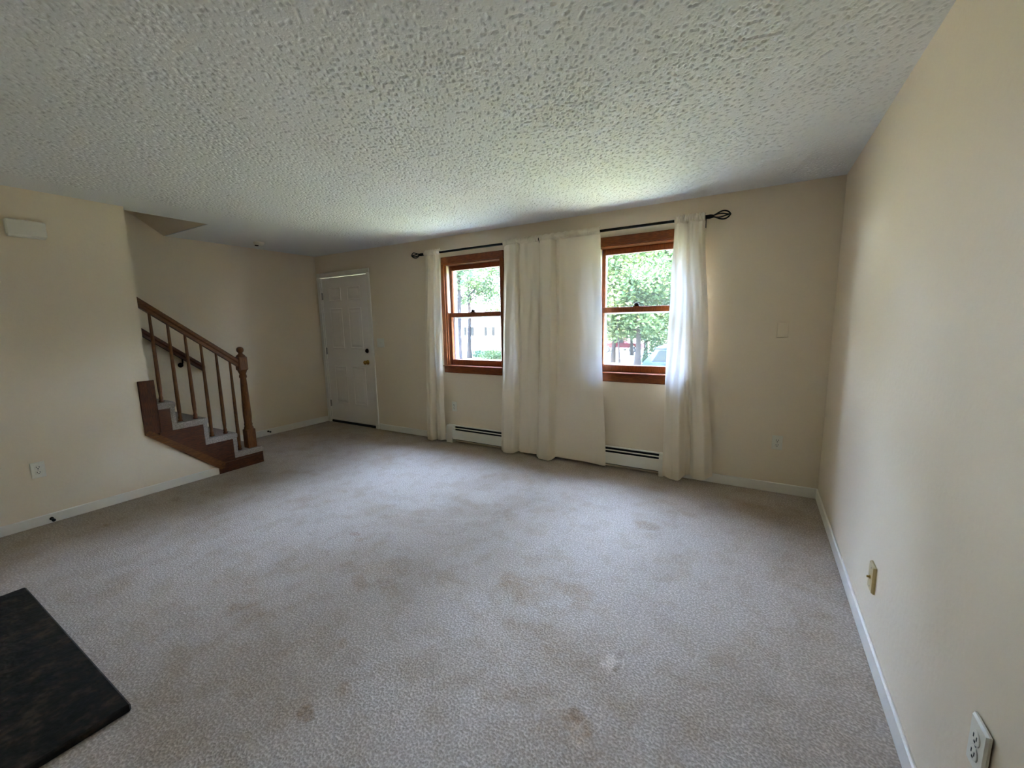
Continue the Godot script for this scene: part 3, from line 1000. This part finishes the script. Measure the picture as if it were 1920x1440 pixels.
func build_curtains() -> void:
	# rod with basket finials and brackets
	var r := thing("curtain_rod", "black iron curtain rod spanning both windows with twisted cage finials", "curtain rod", Vector3(0, 0, 0))
	var yr := 2.258
	var zr := 0.082
	var st := stool()
	tube(st, [Vector3(-3.955, yr, zr), Vector3(-0.90, yr, zr)], 0.012, 12)
	obj("rod", st, M["black_iron"], r)
	for s in [[-3.955, -1.0], [-0.90, 1.0]]:
		st = stool()
		var x: float = s[0]
		var d: float = s[1]
		var f: Node3D = null
		tube(st, [Vector3(x - d * 0.01, yr, zr), Vector3(x + d * 0.03, yr, zr), Vector3(x + d * 0.055, yr, zr)], [0.016, 0.017, 0.012], 12)
		for k in 4:
			var a := TAU * k / 4 + 0.5
			var path := []
			for i in 13:
				var t := i / 12.0
				var rad := 0.031 * pow(sin(PI * pow(t, 1.35)), 0.75) + 0.002
				var aa := a + t * 0.9
				path.append(Vector3(x + d * (0.045 + 0.13 * t), yr + rad * sin(aa), zr + rad * cos(aa)))
			tube(st, path, 0.0056, 6)
		tube(st, [Vector3(x + d * 0.165, yr, zr), Vector3(x + d * 0.18, yr, zr)], [0.008, 0.005], 8)
		obj("finial", st, M["black_iron"], r)
	for x in [-3.90, -2.42, -0.915]:
		st = stool()
		tube(st, [Vector3(x, yr - 0.016, zr), Vector3(x, yr - 0.03, zr - 0.015), Vector3(x, yr - 0.03, 0.004)], 0.005, 6)
		tube(st, [Vector3(x, yr - 0.012, zr - 0.012), Vector3(x, yr - 0.016, zr), Vector3(x, yr - 0.010, zr + 0.013)], 0.004, 6)
		box(st, Vector3(x - 0.01, yr - 0.07, 0.0005), Vector3(x + 0.01, yr + 0.01, 0.005), 0.001)
		obj("bracket", st, M["black_iron"], r)
	curtain("narrow white curtain panel at the left end of the rod, nearest the door",
		[[0.0, -4.015], [1.2, -3.985], [2.26, -3.925]], [[0.0, -3.72], [1.2, -3.715], [2.26, -3.69]],
		[[0, 0.075], [0.25, 0.095], [0.5, 0.078], [0.75, 0.1], [1, 0.078]],
		[[0, 0.07], [0.15, 0.13], [0.38, 0.135], [0.5, 0.055], [0.62, 0.10], [0.85, 0.12], [1, 0.085]],
		[[0, 0.015], [0.4, 0.008], [0.6, 0.02], [1, 0.03]], 3)
	curtain("white curtain panel hanging just right of the left window, one deep fold",
		[[0.0, -2.905], [1.2, -2.865], [2.26, -2.835]], [[0.0, -2.455], [1.2, -2.43], [2.26, -2.418]],
		[[0, 0.075], [0.2, 0.115], [0.36, 0.11], [0.42, 0.06], [0.5, 0.095], [0.7, 0.088], [0.85, 0.1], [1, 0.075]],
		[[0, 0.10], [0.15, 0.155], [0.40, 0.15], [0.47, 0.075], [0.56, 0.10], [0.85, 0.108], [1, 0.095]],
		[[0, 0.02], [0.3, 0.012], [0.5, 0.03], [1, 0.035]], 5)
	curtain("widest white curtain panel, hanging just left of the right window",
		[[0.0, -2.46], [1.2, -2.415], [2.26, -2.408]], [[0.0, -1.70], [1.2, -1.755], [2.26, -1.787]],
		[[0, 0.085], [0.08, 0.12], [0.21, 0.115], [0.27, 0.06], [0.34, 0.10], [0.42, 0.07], [0.5, 0.092], [0.78, 0.085], [0.88, 0.1], [1, 0.08]],
		[[0, 0.10], [0.08, 0.165], [0.22, 0.17], [0.28, 0.08], [0.5, 0.095], [0.8, 0.10], [1, 0.10]],
		[[0, 0.012], [0.24, 0.008], [0.3, 0.04], [0.6, 0.04], [1, 0.026]], 8)
	curtain("white curtain panel at the right end of the rod, partly over the right window",
		[[0.0, -1.165], [1.0, -1.17], [1.7, -1.155], [2.26, -1.142]], [[0.0, -0.755], [1.2, -0.84], [2.26, -0.905]],
		[[0, 0.08], [0.2, 0.10], [0.36, 0.078], [0.58, 0.105], [0.8, 0.08], [1, 0.075]],
		[[0, 0.11], [0.2, 0.135], [0.36, 0.15], [0.46, 0.06], [0.55, 0.03], [0.64, 0.10], [0.85, 0.11], [1, 0.05]],
		[[0, 0.024], [0.3, 0.012], [0.5, 0.05], [0.75, 0.035], [1, 0.07]], 12)

# ---------------------------------------------------------------- hearth
func build_hearth() -> void:
	var o := obj("hearth_slab", box_mesh(Vector3(-3.93, 0.0, 3.484), Vector3(-2.465, 0.032, ZB - 0.001), 0.006), M["slate"])
	tag(o, "dark stone hearth slab set in the carpet at the left", "hearth")

# ---------------------------------------------------------------- outlets, switches and other small things
func plate(t: Node3D, m: Material, w: float, h: float, thick: float) -> void:
	var st := stool()
	relief(st, Vector3.ZERO, Vector3.RIGHT, Vector3.UP, Vector3.BACK, w * 0.5, h * 0.5, [[0.0, 0.0], [0.0, thick * 0.5], [0.004, thick]])
	obj("cover_plate", st, m, t)

func outlet(label: String, at: Vector3, turn: float, m: Material, thick := 0.006) -> Node3D:
	var t := thing("wall_outlet", label, "outlet", at, "wall outlets")
	t.rotation.y = turn
	plate(t, m, 0.074, 0.118, thick)
	for s in [-1.0, 1.0]:
		var st := stool()
		var prof := [Vector2(0.0, 0.003), Vector2(0.0155, 0.003), Vector2(0.017, 0.0)]
		lathe(st, prof, Vector3(0, 0.0195 * s, thick), 16, Basis(Vector3.RIGHT, PI / 2))
		var socket := obj("socket", st, m, t)
		st = stool()
		box(st, Vector3(-0.0085, 0.0195 * s - 0.002, thick + 0.0025), Vector3(-0.0055, 0.0195 * s + 0.008, thick + 0.0035))
		box(st, Vector3(0.0055, 0.0195 * s - 0.002, thick + 0.0025), Vector3(0.0085, 0.0195 * s + 0.008, thick + 0.0035))
		box(st, Vector3(-0.003, 0.0195 * s - 0.011, thick + 0.0025), Vector3(0.003, 0.0195 * s - 0.006, thick + 0.0035))
		obj("slots", st, M["dark_slot"], socket)
	var sc := stool()
	lathe(sc, [Vector2(0.0, 0.0015), Vector2(0.003, 0.001), Vector2(0.0035, 0.0)], Vector3(0, 0, thick), 8, Basis(Vector3.RIGHT, PI / 2))
	obj("screw", sc, M["steel"], t)
	return t

func build_small() -> void:
	outlet("white outlet below the left window beside the curtain", Vector3(-3.632, 0.438, 0.0005), 0, M["white_plastic"])
	outlet("small white outlet low on the window wall near the right corner", Vector3(-0.296, 0.425, 0.0005), 0, M["white_plastic"])
	outlet("white outlet on the wall below the stairs at the left edge", Vector3(XN + 0.0005, 0.423, 3.174), PI / 2, M["white_plastic"])
	outlet("white outlet on the right wall nearest the camera, standing proud", Vector3(-0.004, 0.468, 2.712), -PI / 2, M["white_plastic"], 0.009)
	# cable plate on the right wall
	var t := thing("cable_plate", "ivory cable jack plate low on the right wall", "wall plate", Vector3(-0.0005, 0.328, 1.748))
	t.rotation.y = -PI / 2
	plate(t, M["ivory_plastic"], 0.074, 0.118, 0.012)
	var st := stool()
	lathe(st, [Vector2(0.0, 0.012), Vector2(0.004, 0.012), Vector2(0.0048, 0.011), Vector2(0.0048, 0.003), Vector2(0.008, 0.003), Vector2(0.008, 0.0)], Vector3(0, 0, 0.012), 10, Basis(Vector3.RIGHT, PI / 2))
	obj("coax_jack", st, M["brass"], t)
	for y in [-0.042, 0.042]:
		st = stool()
		lathe(st, [Vector2(0.0, 0.0015), Vector2(0.003, 0.001), Vector2(0.0035, 0.0)], Vector3(0, y, 0.012), 8, Basis(Vector3.RIGHT, PI / 2))
		obj("screw", st, M["steel"], t)
	# blank plate painted over
	t = thing("blank_plate", "blank wall plate painted the wall colour near the right corner", "wall plate", Vector3(-0.316, 1.341, 0.0005))
	plate(t, M["wall_paint"], 0.078, 0.12, 0.006)
	# switches beside the door
	t = thing("light_switch", "white double light switch plate beside the front door", "switch", Vector3(-4.845, 1.205, 0.0005))
	plate(t, M["white_plastic"], 0.132, 0.118, 0.006)
	for x in [-0.023, 0.023]:
		st = stool()
		box(st, Vector3(x - 0.005, -0.012, 0.005), Vector3(x + 0.005, 0.012, 0.008), 0.001)
		prism(st, PackedVector2Array([Vector2(0.007, -0.004), Vector2(0.017, 0.004), Vector2(0.016, 0.009), Vector2(0.007, 0.006)]), 0, x - 0.0035, x + 0.0035)
		obj("toggle", st, M["white_plastic"], t)
	# door chime
	t = thing("door_chime", "white door chime box high on the left wall", "door chime", Vector3(XN + 0.0005, 2.162, 3.02))
	t.rotation.y = PI / 2
	obj("chime_cover", box_mesh(Vector3(-0.098, -0.056, 0.0), Vector3(0.098, 0.056, 0.048), 0.008), M["almond_plastic"], t)
	obj("chime_base", box_mesh(Vector3(-0.092, -0.062, 0.0), Vector3(0.092, -0.054, 0.03), 0.002), M["almond_plastic"], t)
	# smoke alarm
	t = thing("smoke_detector", "small round smoke detector on the ceiling near the stairs", "smoke detector", Vector3(-5.66, H, 1.03))
	st = stool()
	lathe(st, [Vector2(0.0, -0.034), Vector2(0.035, -0.034), Vector2(0.048, -0.028), Vector2(0.056, -0.012), Vector2(0.060, -0.010), Vector2(0.060, 0.0)], Vector3.ZERO, 24)
	obj("housing", st, M["almond_plastic"], t)
	st = stool()
	lathe(st, [Vector2(0.0, -0.012), Vector2(0.018, -0.010), Vector2(0.022, 0.0)], Vector3(-0.012, -0.033, 0.02), 12)
	obj("test_button", st, M["bronze"], t)
	# door stops on the baseboards
	for d in [["brown door stop on the baseboard below the stairs wall", Vector3(XN + 0.013, 0.035, 3.155), 1.0], ["brown door stop on the far baseboard behind the newel post", Vector3(XL + 0.013, 0.055, 0.925), 1.0]]:
		t = thing("door_stop", d[0], "door stop", d[1])
		st = stool()
		lathe(st, [Vector2(0.012, 0.0), Vector2(0.012, 0.004), Vector2(0.006, 0.006), Vector2(0.006, 0.05), Vector2(0.0, 0.051)], Vector3.ZERO, 10, Basis(Vector3.BACK, -PI / 2))
		obj("shaft", st, M["bronze"], t)
		st = stool()
		lathe(st, [Vector2(0.006, 0.046), Vector2(0.011, 0.049), Vector2(0.011, 0.060), Vector2(0.0, 0.063)], Vector3.ZERO, 10, Basis(Vector3.BACK, -PI / 2))
		obj("bumper", st, M["threshold_rubber"], t)

# ---------------------------------------------------------------- outside
func ground_y(z: float) -> float:
	return -0.6 + 0.04 * minf(z, 0.0)

func leaf_cluster(sd: int, tone: Color) -> ArrayMesh:
	var r := RandomNumberGenerator.new()
	r.seed = sd
	var st := stool()
	for k in 22:
		var c := Vector3(r.randf_range(-1, 1), r.randf_range(-0.7, 0.7), r.randf_range(-1, 1)) * 0.36
		var b := Basis.from_euler(Vector3(r.randf_range(-0.9, 0.9), r.randf_range(0, TAU), r.randf_range(-0.9, 0.9)))
		var l := r.randf_range(0.06, 0.11)
		var w := l * 0.55
		var g := r.randf_range(0.75, 1.3)
		var yel := r.randf_range(0.0, 0.35)
		var col := Color(tone.r * g * (1.0 + yel), tone.g * g, tone.b * g * (1.0 - yel * 0.5))
		var p := [Vector3(-l, 0, 0), Vector3(-0.2 * l, 0.02, -w), Vector3(l, -0.02, 0), Vector3(-0.2 * l, 0.02, w)]
		for i in [0, 1, 2, 0, 2, 3]:
			st.set_color(col)
			st.set_normal(b * Vector3.UP)
			st.add_vertex(c + b * p[i])
	return st.commit()

func tree(label: String, group: String, at: Vector3, height: float, trunk_r: float, crown_lo: float, crown_r: float, count: int, leaves: Mesh, bark: Material, sd: int, lean := 0.0) -> void:
	var t := thing("deciduous_tree", label, "tree", at, group)
	var r := RandomNumberGenerator.new()
	r.seed = sd
	var path := []
	var rad := []
	for i in 9:
		var k := i / 8.0
		path.append(Vector3(lean * k * height * 0.2 + 0.10 * sin(k * 7.0 + sd), k * height - 0.2, 0.10 * cos(k * 5.0 + sd)))
		rad.append(trunk_r * (1.45 if i == 0 else 1.0) * (1.0 - 0.8 * k))
	var st := stool()
	tube(st, path, rad, 10)
	obj("trunk", st, bark, t)
	var tips := []
	for i in 9:
		var k := r.randf_range(clampf(crown_lo / height, 0.05, 0.9), 0.92)
		var base: Vector3 = path[int(k * 8.0)].lerp(path[mini(int(k * 8.0) + 1, 8)], fmod(k * 8.0, 1.0))
		var a := r.randf_range(0, TAU)
		var l := crown_r * r.randf_range(0.6, 1.0)
		var tip := base + Vector3(cos(a) * l, r.randf_range(-0.1, 0.45) * l, sin(a) * l)
		st = stool()
		tube(st, [base, base.lerp(tip, 0.5) + Vector3(0, 0.12 * l, 0), tip], [trunk_r * 0.30, trunk_r * 0.18, 0.012], 6)
		obj("branch", st, bark, t)
		tips.append([base.lerp(tip, 0.4), tip])
	var mm := MultiMesh.new()
	mm.transform_format = MultiMesh.TRANSFORM_3D
	mm.mesh = leaves
	mm.instance_count = count
	for i in count:
		var e: Array = tips[r.randi() % tips.size()]
		var c: Vector3 = e[0].lerp(e[1], r.randf_range(0.0, 1.1))
		c += Vector3(r.randfn(0, 0.45), r.randfn(0, 0.30), r.randfn(0, 0.45)) * crown_r * 0.55
		c.y = clampf(c.y, crown_lo, height + 0.6)
		var s := r.randf_range(1.0, 1.8)
		mm.set_instance_transform(i, Transform3D(Basis.from_euler(Vector3(r.randf_range(-0.4, 0.4), r.randf_range(0, TAU), 0)).scaled(Vector3.ONE * s), c))
	var mi := MultiMeshInstance3D.new()
	mi.name = "foliage"
	mi.multimesh = mm
	mi.material_override = M["leaves"]
	mi.set_meta("kind", "stuff")
	t.add_child(mi)

func bush(label: String, at: Vector3, size: Vector3, count: int, leaves: Mesh, sd: int) -> void:
	var t := thing("shrub", label, "shrub", at, "shrubs in the yard")
	var r := RandomNumberGenerator.new()
	r.seed = sd
	var st := stool()
	for i in 6:
		var a := r.randf_range(0, TAU)
		tube(st, [Vector3(0, -0.1, 0), Vector3(cos(a) * size.x * 0.25, size.y * 0.8, sin(a) * size.z * 0.25)], [0.03, 0.01], 5)
	obj("stems", st, M["bark"], t)
	var mm := MultiMesh.new()
	mm.transform_format = MultiMesh.TRANSFORM_3D
	mm.mesh = leaves
	mm.instance_count = count
	for i in count:
		var c := Vector3(r.randfn(0, 0.4) * size.x, r.randf_range(0.1, 1.0) * size.y, r.randfn(0, 0.4) * size.z)
		mm.set_instance_transform(i, Transform3D(Basis.from_euler(Vector3(r.randf_range(-0.4, 0.4), r.randf_range(0, TAU), 0)).scaled(Vector3.ONE * r.randf_range(0.6, 1.0)), c))
	var mi := MultiMeshInstance3D.new()
	mi.name = "foliage"
	mi.multimesh = mm
	mi.material_override = M["leaves"]
	mi.set_meta("kind", "stuff")
	t.add_child(mi)

func build_outside() -> void:
	# ground falling away from the house
	var st := stool()
	quad(st, Vector3(-120, ground_y(0), 0), Vector3(60, ground_y(0), 0), Vector3(60, ground_y(-120), -120), Vector3(-120, ground_y(-120), -120), Vector3.UP)
	quad(st, Vector3(-120, ground_y(0), 0), Vector3(60, ground_y(0), 0), Vector3(60, ground_y(0), 60), Vector3(-120, ground_y(0), 60), Vector3.UP)
	var g := structure("ground", st, M["lawn"])
	st = stool()
	quad(st, Vector3(-60, ground_y(-45) + 0.02, -45), Vector3(40, ground_y(-45) + 0.02, -45), Vector3(40, ground_y(-54) + 0.02, -54), Vector3(-60, ground_y(-54) + 0.02, -54), Vector3.UP)
	quad(st, Vector3(-14, ground_y(-9) + 0.02, -9), Vector3(6, ground_y(-9) + 0.02, -9), Vector3(6, ground_y(-45) + 0.02, -45), Vector3(-14, ground_y(-45) + 0.02, -45), Vector3.UP)
	structure("ground_driveway", st, M["driveway"])
	var L := [leaf_cluster(1, Color(0.042, 0.080, 0.040)), leaf_cluster(2, Color(0.055, 0.092, 0.038)), leaf_cluster(3, Color(0.035, 0.075, 0.050))]
	var at := func(dx: float, z: float) -> Vector3:
		return Vector3(-0.495 + dx * (3.93 - z), ground_y(z), z)
	var bk: Material = M["bark"]
	var bp: Material = M["bark_pale"]
	# seen through the right window
	tree("thick-trunked tree in front of the red pickup, right window", "", at.call(-0.243, -21), 11.0, 0.17, 2.4, 3.0, 620, L[0], bk, 101)
	tree("slender young tree left of the thick trunk, right window", "", at.call(-0.288, -20), 7.5, 0.055, 1.9, 1.9, 260, L[1], bk, 102)
	var spots := [[-0.40, -30, 13, 3.2], [-0.30, -27, 9, 2.6], [-0.225, -29, 9, 2.6], [-0.19, -45, 14, 4.0], [-0.255, -40, 13, 3.8], [-0.335, -38, 14, 3.6], [-0.27, -58, 17, 4.5], [-0.33, -60, 16, 4.5], [-0.20, -34, 14, 3.6], [-0.15, -28, 12, 3.4], [-0.21, -60, 18, 4.8], [-0.10, -36, 14, 3.8], [-0.14, -62, 18, 4.8], [-0.02, -30, 13, 3.6], [-0.36, -66, 17, 4.6]]
	for i in spots.size():
		var s: Array = spots[i]
		tree("leafy green tree in the woods beyond the driveway", "woods beyond the driveway", at.call(s[0], s[1]), s[2] * 1.25, 0.16, 2.0 if s[1] > -50 else 1.5, s[3] * 1.05, 900, L[i % 3], bk, 200 + i)
	# woods to the right of the drive, beyond the window's right edge
	var wood_edge := [[1.5, -9.0, 9], [5.0, -8.0, 10], [9.5, -10.0, 11], [2.5, -15.0, 12], [7.5, -16.0, 12], [13.5, -14.0, 12], [4.5, -23.0, 13], [12.0, -24.0, 14], [18.0, -20.0, 14]]
	for i in wood_edge.size():
		var s: Array = wood_edge[i]
		tree("leafy tree in the woods to the right of the drive", "woods right of the drive", Vector3(s[0], ground_y(s[1]), s[1]), s[2] * 1.25, 0.16, 0.8, 3.1, 750, L[i % 3], bk, 500 + i)
	bush("round green shrub behind the blue car, right window", at.call(-0.185, -24), Vector3(1.6, 2.2, 1.2), 170, L[2], 301)
	# seen through the left window
	tree("pale-barked tree close to the left window's left edge", "", at.call(-0.765, -13), 9.0, 0.15, 4.2, 2.6, 200, L[2], bp, 111)
	tree("tree in front of the white neighbouring house, left window", "", at.call(-0.731, -27), 10.0, 0.20, 5.0, 3.0, 260, L[0], bp, 112)
	for s in [[-0.62, -40, 13, 3.6], [-0.56, -32, 12, 3.4], [-0.95, -40, 14, 3.6], [-0.60, -80, 18, 4.5]]:
		tree("leafy green tree standing near the white neighbouring house", "trees near the neighbouring house", at.call(s[0], s[1]), s[2], 0.15, 5.0, s[3], 330, L[int(-s[1]) % 3], bk, 400 + int(s[1]))
	var tall := [[-0.50, -24.0, 15], [-0.86, -20.0, 16], [-1.08, -17.0, 16], [-0.98, -28.0, 18], [-1.35, -18.0, 16], [-1.30, -28.0, 18]]
	for i in tall.size():
		var s: Array = tall[i]
		tree("tall tree with a high crown above the left yard", "tall trees over the left yard", at.call(s[0] - 0.03, s[1]), s[2], 0.15, 7.5, 3.4, 420, L[i % 3], bp, 600 + i)
	bush("low green hedge shrub beside the lawn, left window", at.call(-0.64, -26.5), Vector3(1.6, 0.75, 0.6), 150, L[0], 302)
	bush("smaller shrub at the foot of the pale tree, left window", at.call(-0.70, -29), Vector3(1.4, 0.5, 0.6), 90, L[2], 303)
	neighbour_house()
	pickup()
	wagon()

func neighbour_house() -> void:
	var z := -55.0
	var y := ground_y(z)
	var h := thing("neighbour_house", "white neighbouring house with grey shutters seen through the left window", "house", Vector3(-41, y, z))
	var st := stool()
	prism(st, PackedVector2Array([Vector2(-9, -0.5), Vector2(10, -0.5), Vector2(10, 5.2), Vector2(-9, 5.2)]), 2, -8.0, 0.0)
	obj("wall", st, M["siding_white"], h)
	st = stool()
	prism(st, PackedVector2Array([Vector2(0.6, 5.1), Vector2(-4, 8.2), Vector2(-8.6, 5.1), Vector2(-8.6, 5.3), Vector2(-4, 8.45), Vector2(0.6, 5.3)]), 0, -9.5, 10.5)
	obj("roof", st, M["roof_grey"], h)
	for wx in [-2.7, 1.6, 5.6]:
		st = stool()
		box(st, Vector3(wx - 0.45, 2.25, 0.0), Vector3(wx + 0.45, 3.65, 0.06), 0.01)
		var w := obj("window", st, M["siding_white"], h)
		for py in [2.32, 2.98]:
			obj("pane", box_mesh(Vector3(wx - 0.38, py, 0.055), Vector3(wx + 0.38, py + 0.60, 0.07)), M["house_glass"], w)
		for s in [-1.0, 1.0]:
			obj("shutter", box_mesh(Vector3(wx + s * 0.78 - 0.30, 2.2, 0.0), Vector3(wx + s * 0.78 + 0.30, 3.7, 0.05), 0.01), M["shutter_grey"], h)

func wheel(parent: Node3D, x: float, y: float, z: float, r: float) -> void:
	var st := stool()
	var turn := Basis(Vector3.RIGHT, PI / 2)
	lathe(st, [Vector2(r * 0.62, 0.10), Vector2(r * 0.9, 0.10), Vector2(r, 0.06), Vector2(r, -0.06), Vector2(r * 0.9, -0.10), Vector2(r * 0.62, -0.10)], Vector3(x, y, z), 20, turn)
	var t := obj("wheel", st, M["tyre"], parent)
	st = stool()
	lathe(st, [Vector2(0.0, 0.085), Vector2(r * 0.25, 0.09), Vector2(r * 0.55, 0.07), Vector2(r * 0.64, 0.10), Vector2(r * 0.64, -0.1)], Vector3(x, y, z), 20, turn)
	obj("rim", st, M["wheel_rim"], t)

func arch(cx: float, cy: float, r: float) -> Array:
	var out := []
	for i in 9:
		var a := PI - PI * i / 8.0
		out.append(Vector2(cx + cos(a) * r, cy + sin(a) * r))
	return out

func pickup() -> void:
	var z := -48.0
	var y := ground_y(z) + 0.03
	var t := thing("pickup_truck", "red pickup truck parked beyond the trees, right window", "truck", Vector3(-15.0, y, z))
	var poly := PackedVector2Array([Vector2(-2.55, 0.55)])
	poly.append_array(PackedVector2Array(arch(-1.65, 0.45, 0.50).filter(func(p): return p.y > 0.5)))
	poly.append_array(PackedVector2Array(arch(1.55, 0.45, 0.50).filter(func(p): return p.y > 0.5)))
	poly.append_array(PackedVector2Array([Vector2(2.6, 0.55), Vector2(2.6, 1.15), Vector2(0.55, 1.2), Vector2(-1.1, 1.2), Vector2(-2.4, 1.1), Vector2(-2.55, 0.9)]))
	var st := stool()
	prism(st, poly, 2, -0.9, 0.9)
	obj("body", st, M["truck_red"], t)
	st = stool()
	prism(st, PackedVector2Array([Vector2(-1.15, 1.19), Vector2(0.55, 1.19), Vector2(0.42, 1.78), Vector2(-0.45, 1.80)]), 2, -0.78, 0.78)
	obj("cab", st, M["truck_red"], t)
	for q in [[-0.92, -0.28, -0.42], [-0.22, 0.42, 0.36]]:
		st = stool()
		prism(st, PackedVector2Array([Vector2(q[0], 1.24), Vector2(q[1], 1.24), Vector2(minf(q[1], 0.36), 1.70), Vector2(q[2] if q[2] < 0 else q[0], 1.70)]), 2, 0.775, 0.79)
		obj("side_window", st, M["car_glass"], t)
	obj("trim_strip", box_mesh(Vector3(-1.1, 0.55, 0.89), Vector3(1.0, 0.66, 0.92), 0.01), M["wheel_rim"], t)
	for x in [-1.65, 1.55]:
		for s in [-0.82, 0.82]:
			wheel(t, x, 0.40, s, 0.40)

func wagon() -> void:
	var z := -12.6
	var y := ground_y(z) + 0.03
	var t := thing("parked_car", "pale blue station wagon parked near the right window", "car", Vector3(-1.85, y, z))
	t.rotation.y = 0.05
	var poly := PackedVector2Array([Vector2(-2.30, 0.40)])
	poly.append_array(PackedVector2Array(arch(-1.45, 0.33, 0.40).filter(func(p): return p.y > 0.36)))
	poly.append_array(PackedVector2Array(arch(1.35, 0.33, 0.40).filter(func(p): return p.y > 0.36)))
	poly.append_array(PackedVector2Array([Vector2(2.35, 0.40), Vector2(2.35, 0.78), Vector2(1.2, 0.96), Vector2(-2.22, 0.98), Vector2(-2.36, 0.85)]))
	var st := stool()
	prism(st, poly, 2, -0.88, 0.88)
	obj("body", st, M["car_blue"], t)
	st = stool()
	# cabin narrowing towards the roof
	var lo := PackedVector2Array([Vector2(-2.26, -0.86), Vector2(1.25, -0.86), Vector2(1.25, 0.86), Vector2(-2.26, 0.86)])
	var hi := PackedVector2Array([Vector2(-1.82, -0.68), Vector2(0.35, -0.68), Vector2(0.35, 0.68), Vector2(-1.82, 0.68)])
	for k in 4:
		var k2 := (k + 1) % 4
		var mid := (lo[k] + lo[k2]) * 0.5 - Vector2(-0.5, 0)
		quad(st, Vector3(lo[k].x, 0.965, lo[k].y), Vector3(lo[k2].x, 0.965, lo[k2].y), Vector3(hi[k2].x, 1.46, hi[k2].y), Vector3(hi[k].x, 1.46, hi[k].y), Vector3(mid.x, 0.2, mid.y))
	quad(st, Vector3(-1.82, 1.46, -0.68), Vector3(0.35, 1.46, -0.68), Vector3(0.35, 1.46, 0.68), Vector3(-1.82, 1.46, 0.68), Vector3.UP)
	obj("cabin", st, M["car_blue"], t)
	obj("roof", box_mesh(Vector3(-1.86, 1.455, -0.69), Vector3(0.4, 1.535, 0.69), 0.035), M["car_blue"], t)
	# side glass, on the slope of the cabin side
	var side := func(x: float, yy: float) -> Vector3:
		var k := (yy - 0.965) / (1.46 - 0.965)
		return Vector3(x, yy, lerpf(0.86, 0.68, k) + 0.006)
	for q in [[-1.98, -1.05, -1.70], [-0.98, -0.05, -0.98], [0.02, 0.98, 0.02]]:
		st = stool()
		var x1: float = q[1] if q[1] < 0.5 else 0.38
		quad(st, side.call(q[0] + (0.0 if q[0] > -1.5 else 0.06), 1.02), side.call(q[1], 1.02), side.call(x1, 1.42), side.call(q[2], 1.42), Vector3.BACK)
		obj("side_window", st, M["car_glass"], t)
	st = stool()
	tube(st, [Vector3(-1.7, 1.56, 0.60), Vector3(0.25, 1.56, 0.60)], 0.015, 6)
	tube(st, [Vector3(-1.7, 1.56, -0.60), Vector3(0.25, 1.56, -0.60)], 0.015, 6)
	obj("roof_rails", st, M["wheel_rim"], t)
	for x in [-1.45, 1.35]:
		for s in [-0.78, 0.78]:
			wheel(t, x, 0.31, s, 0.31)
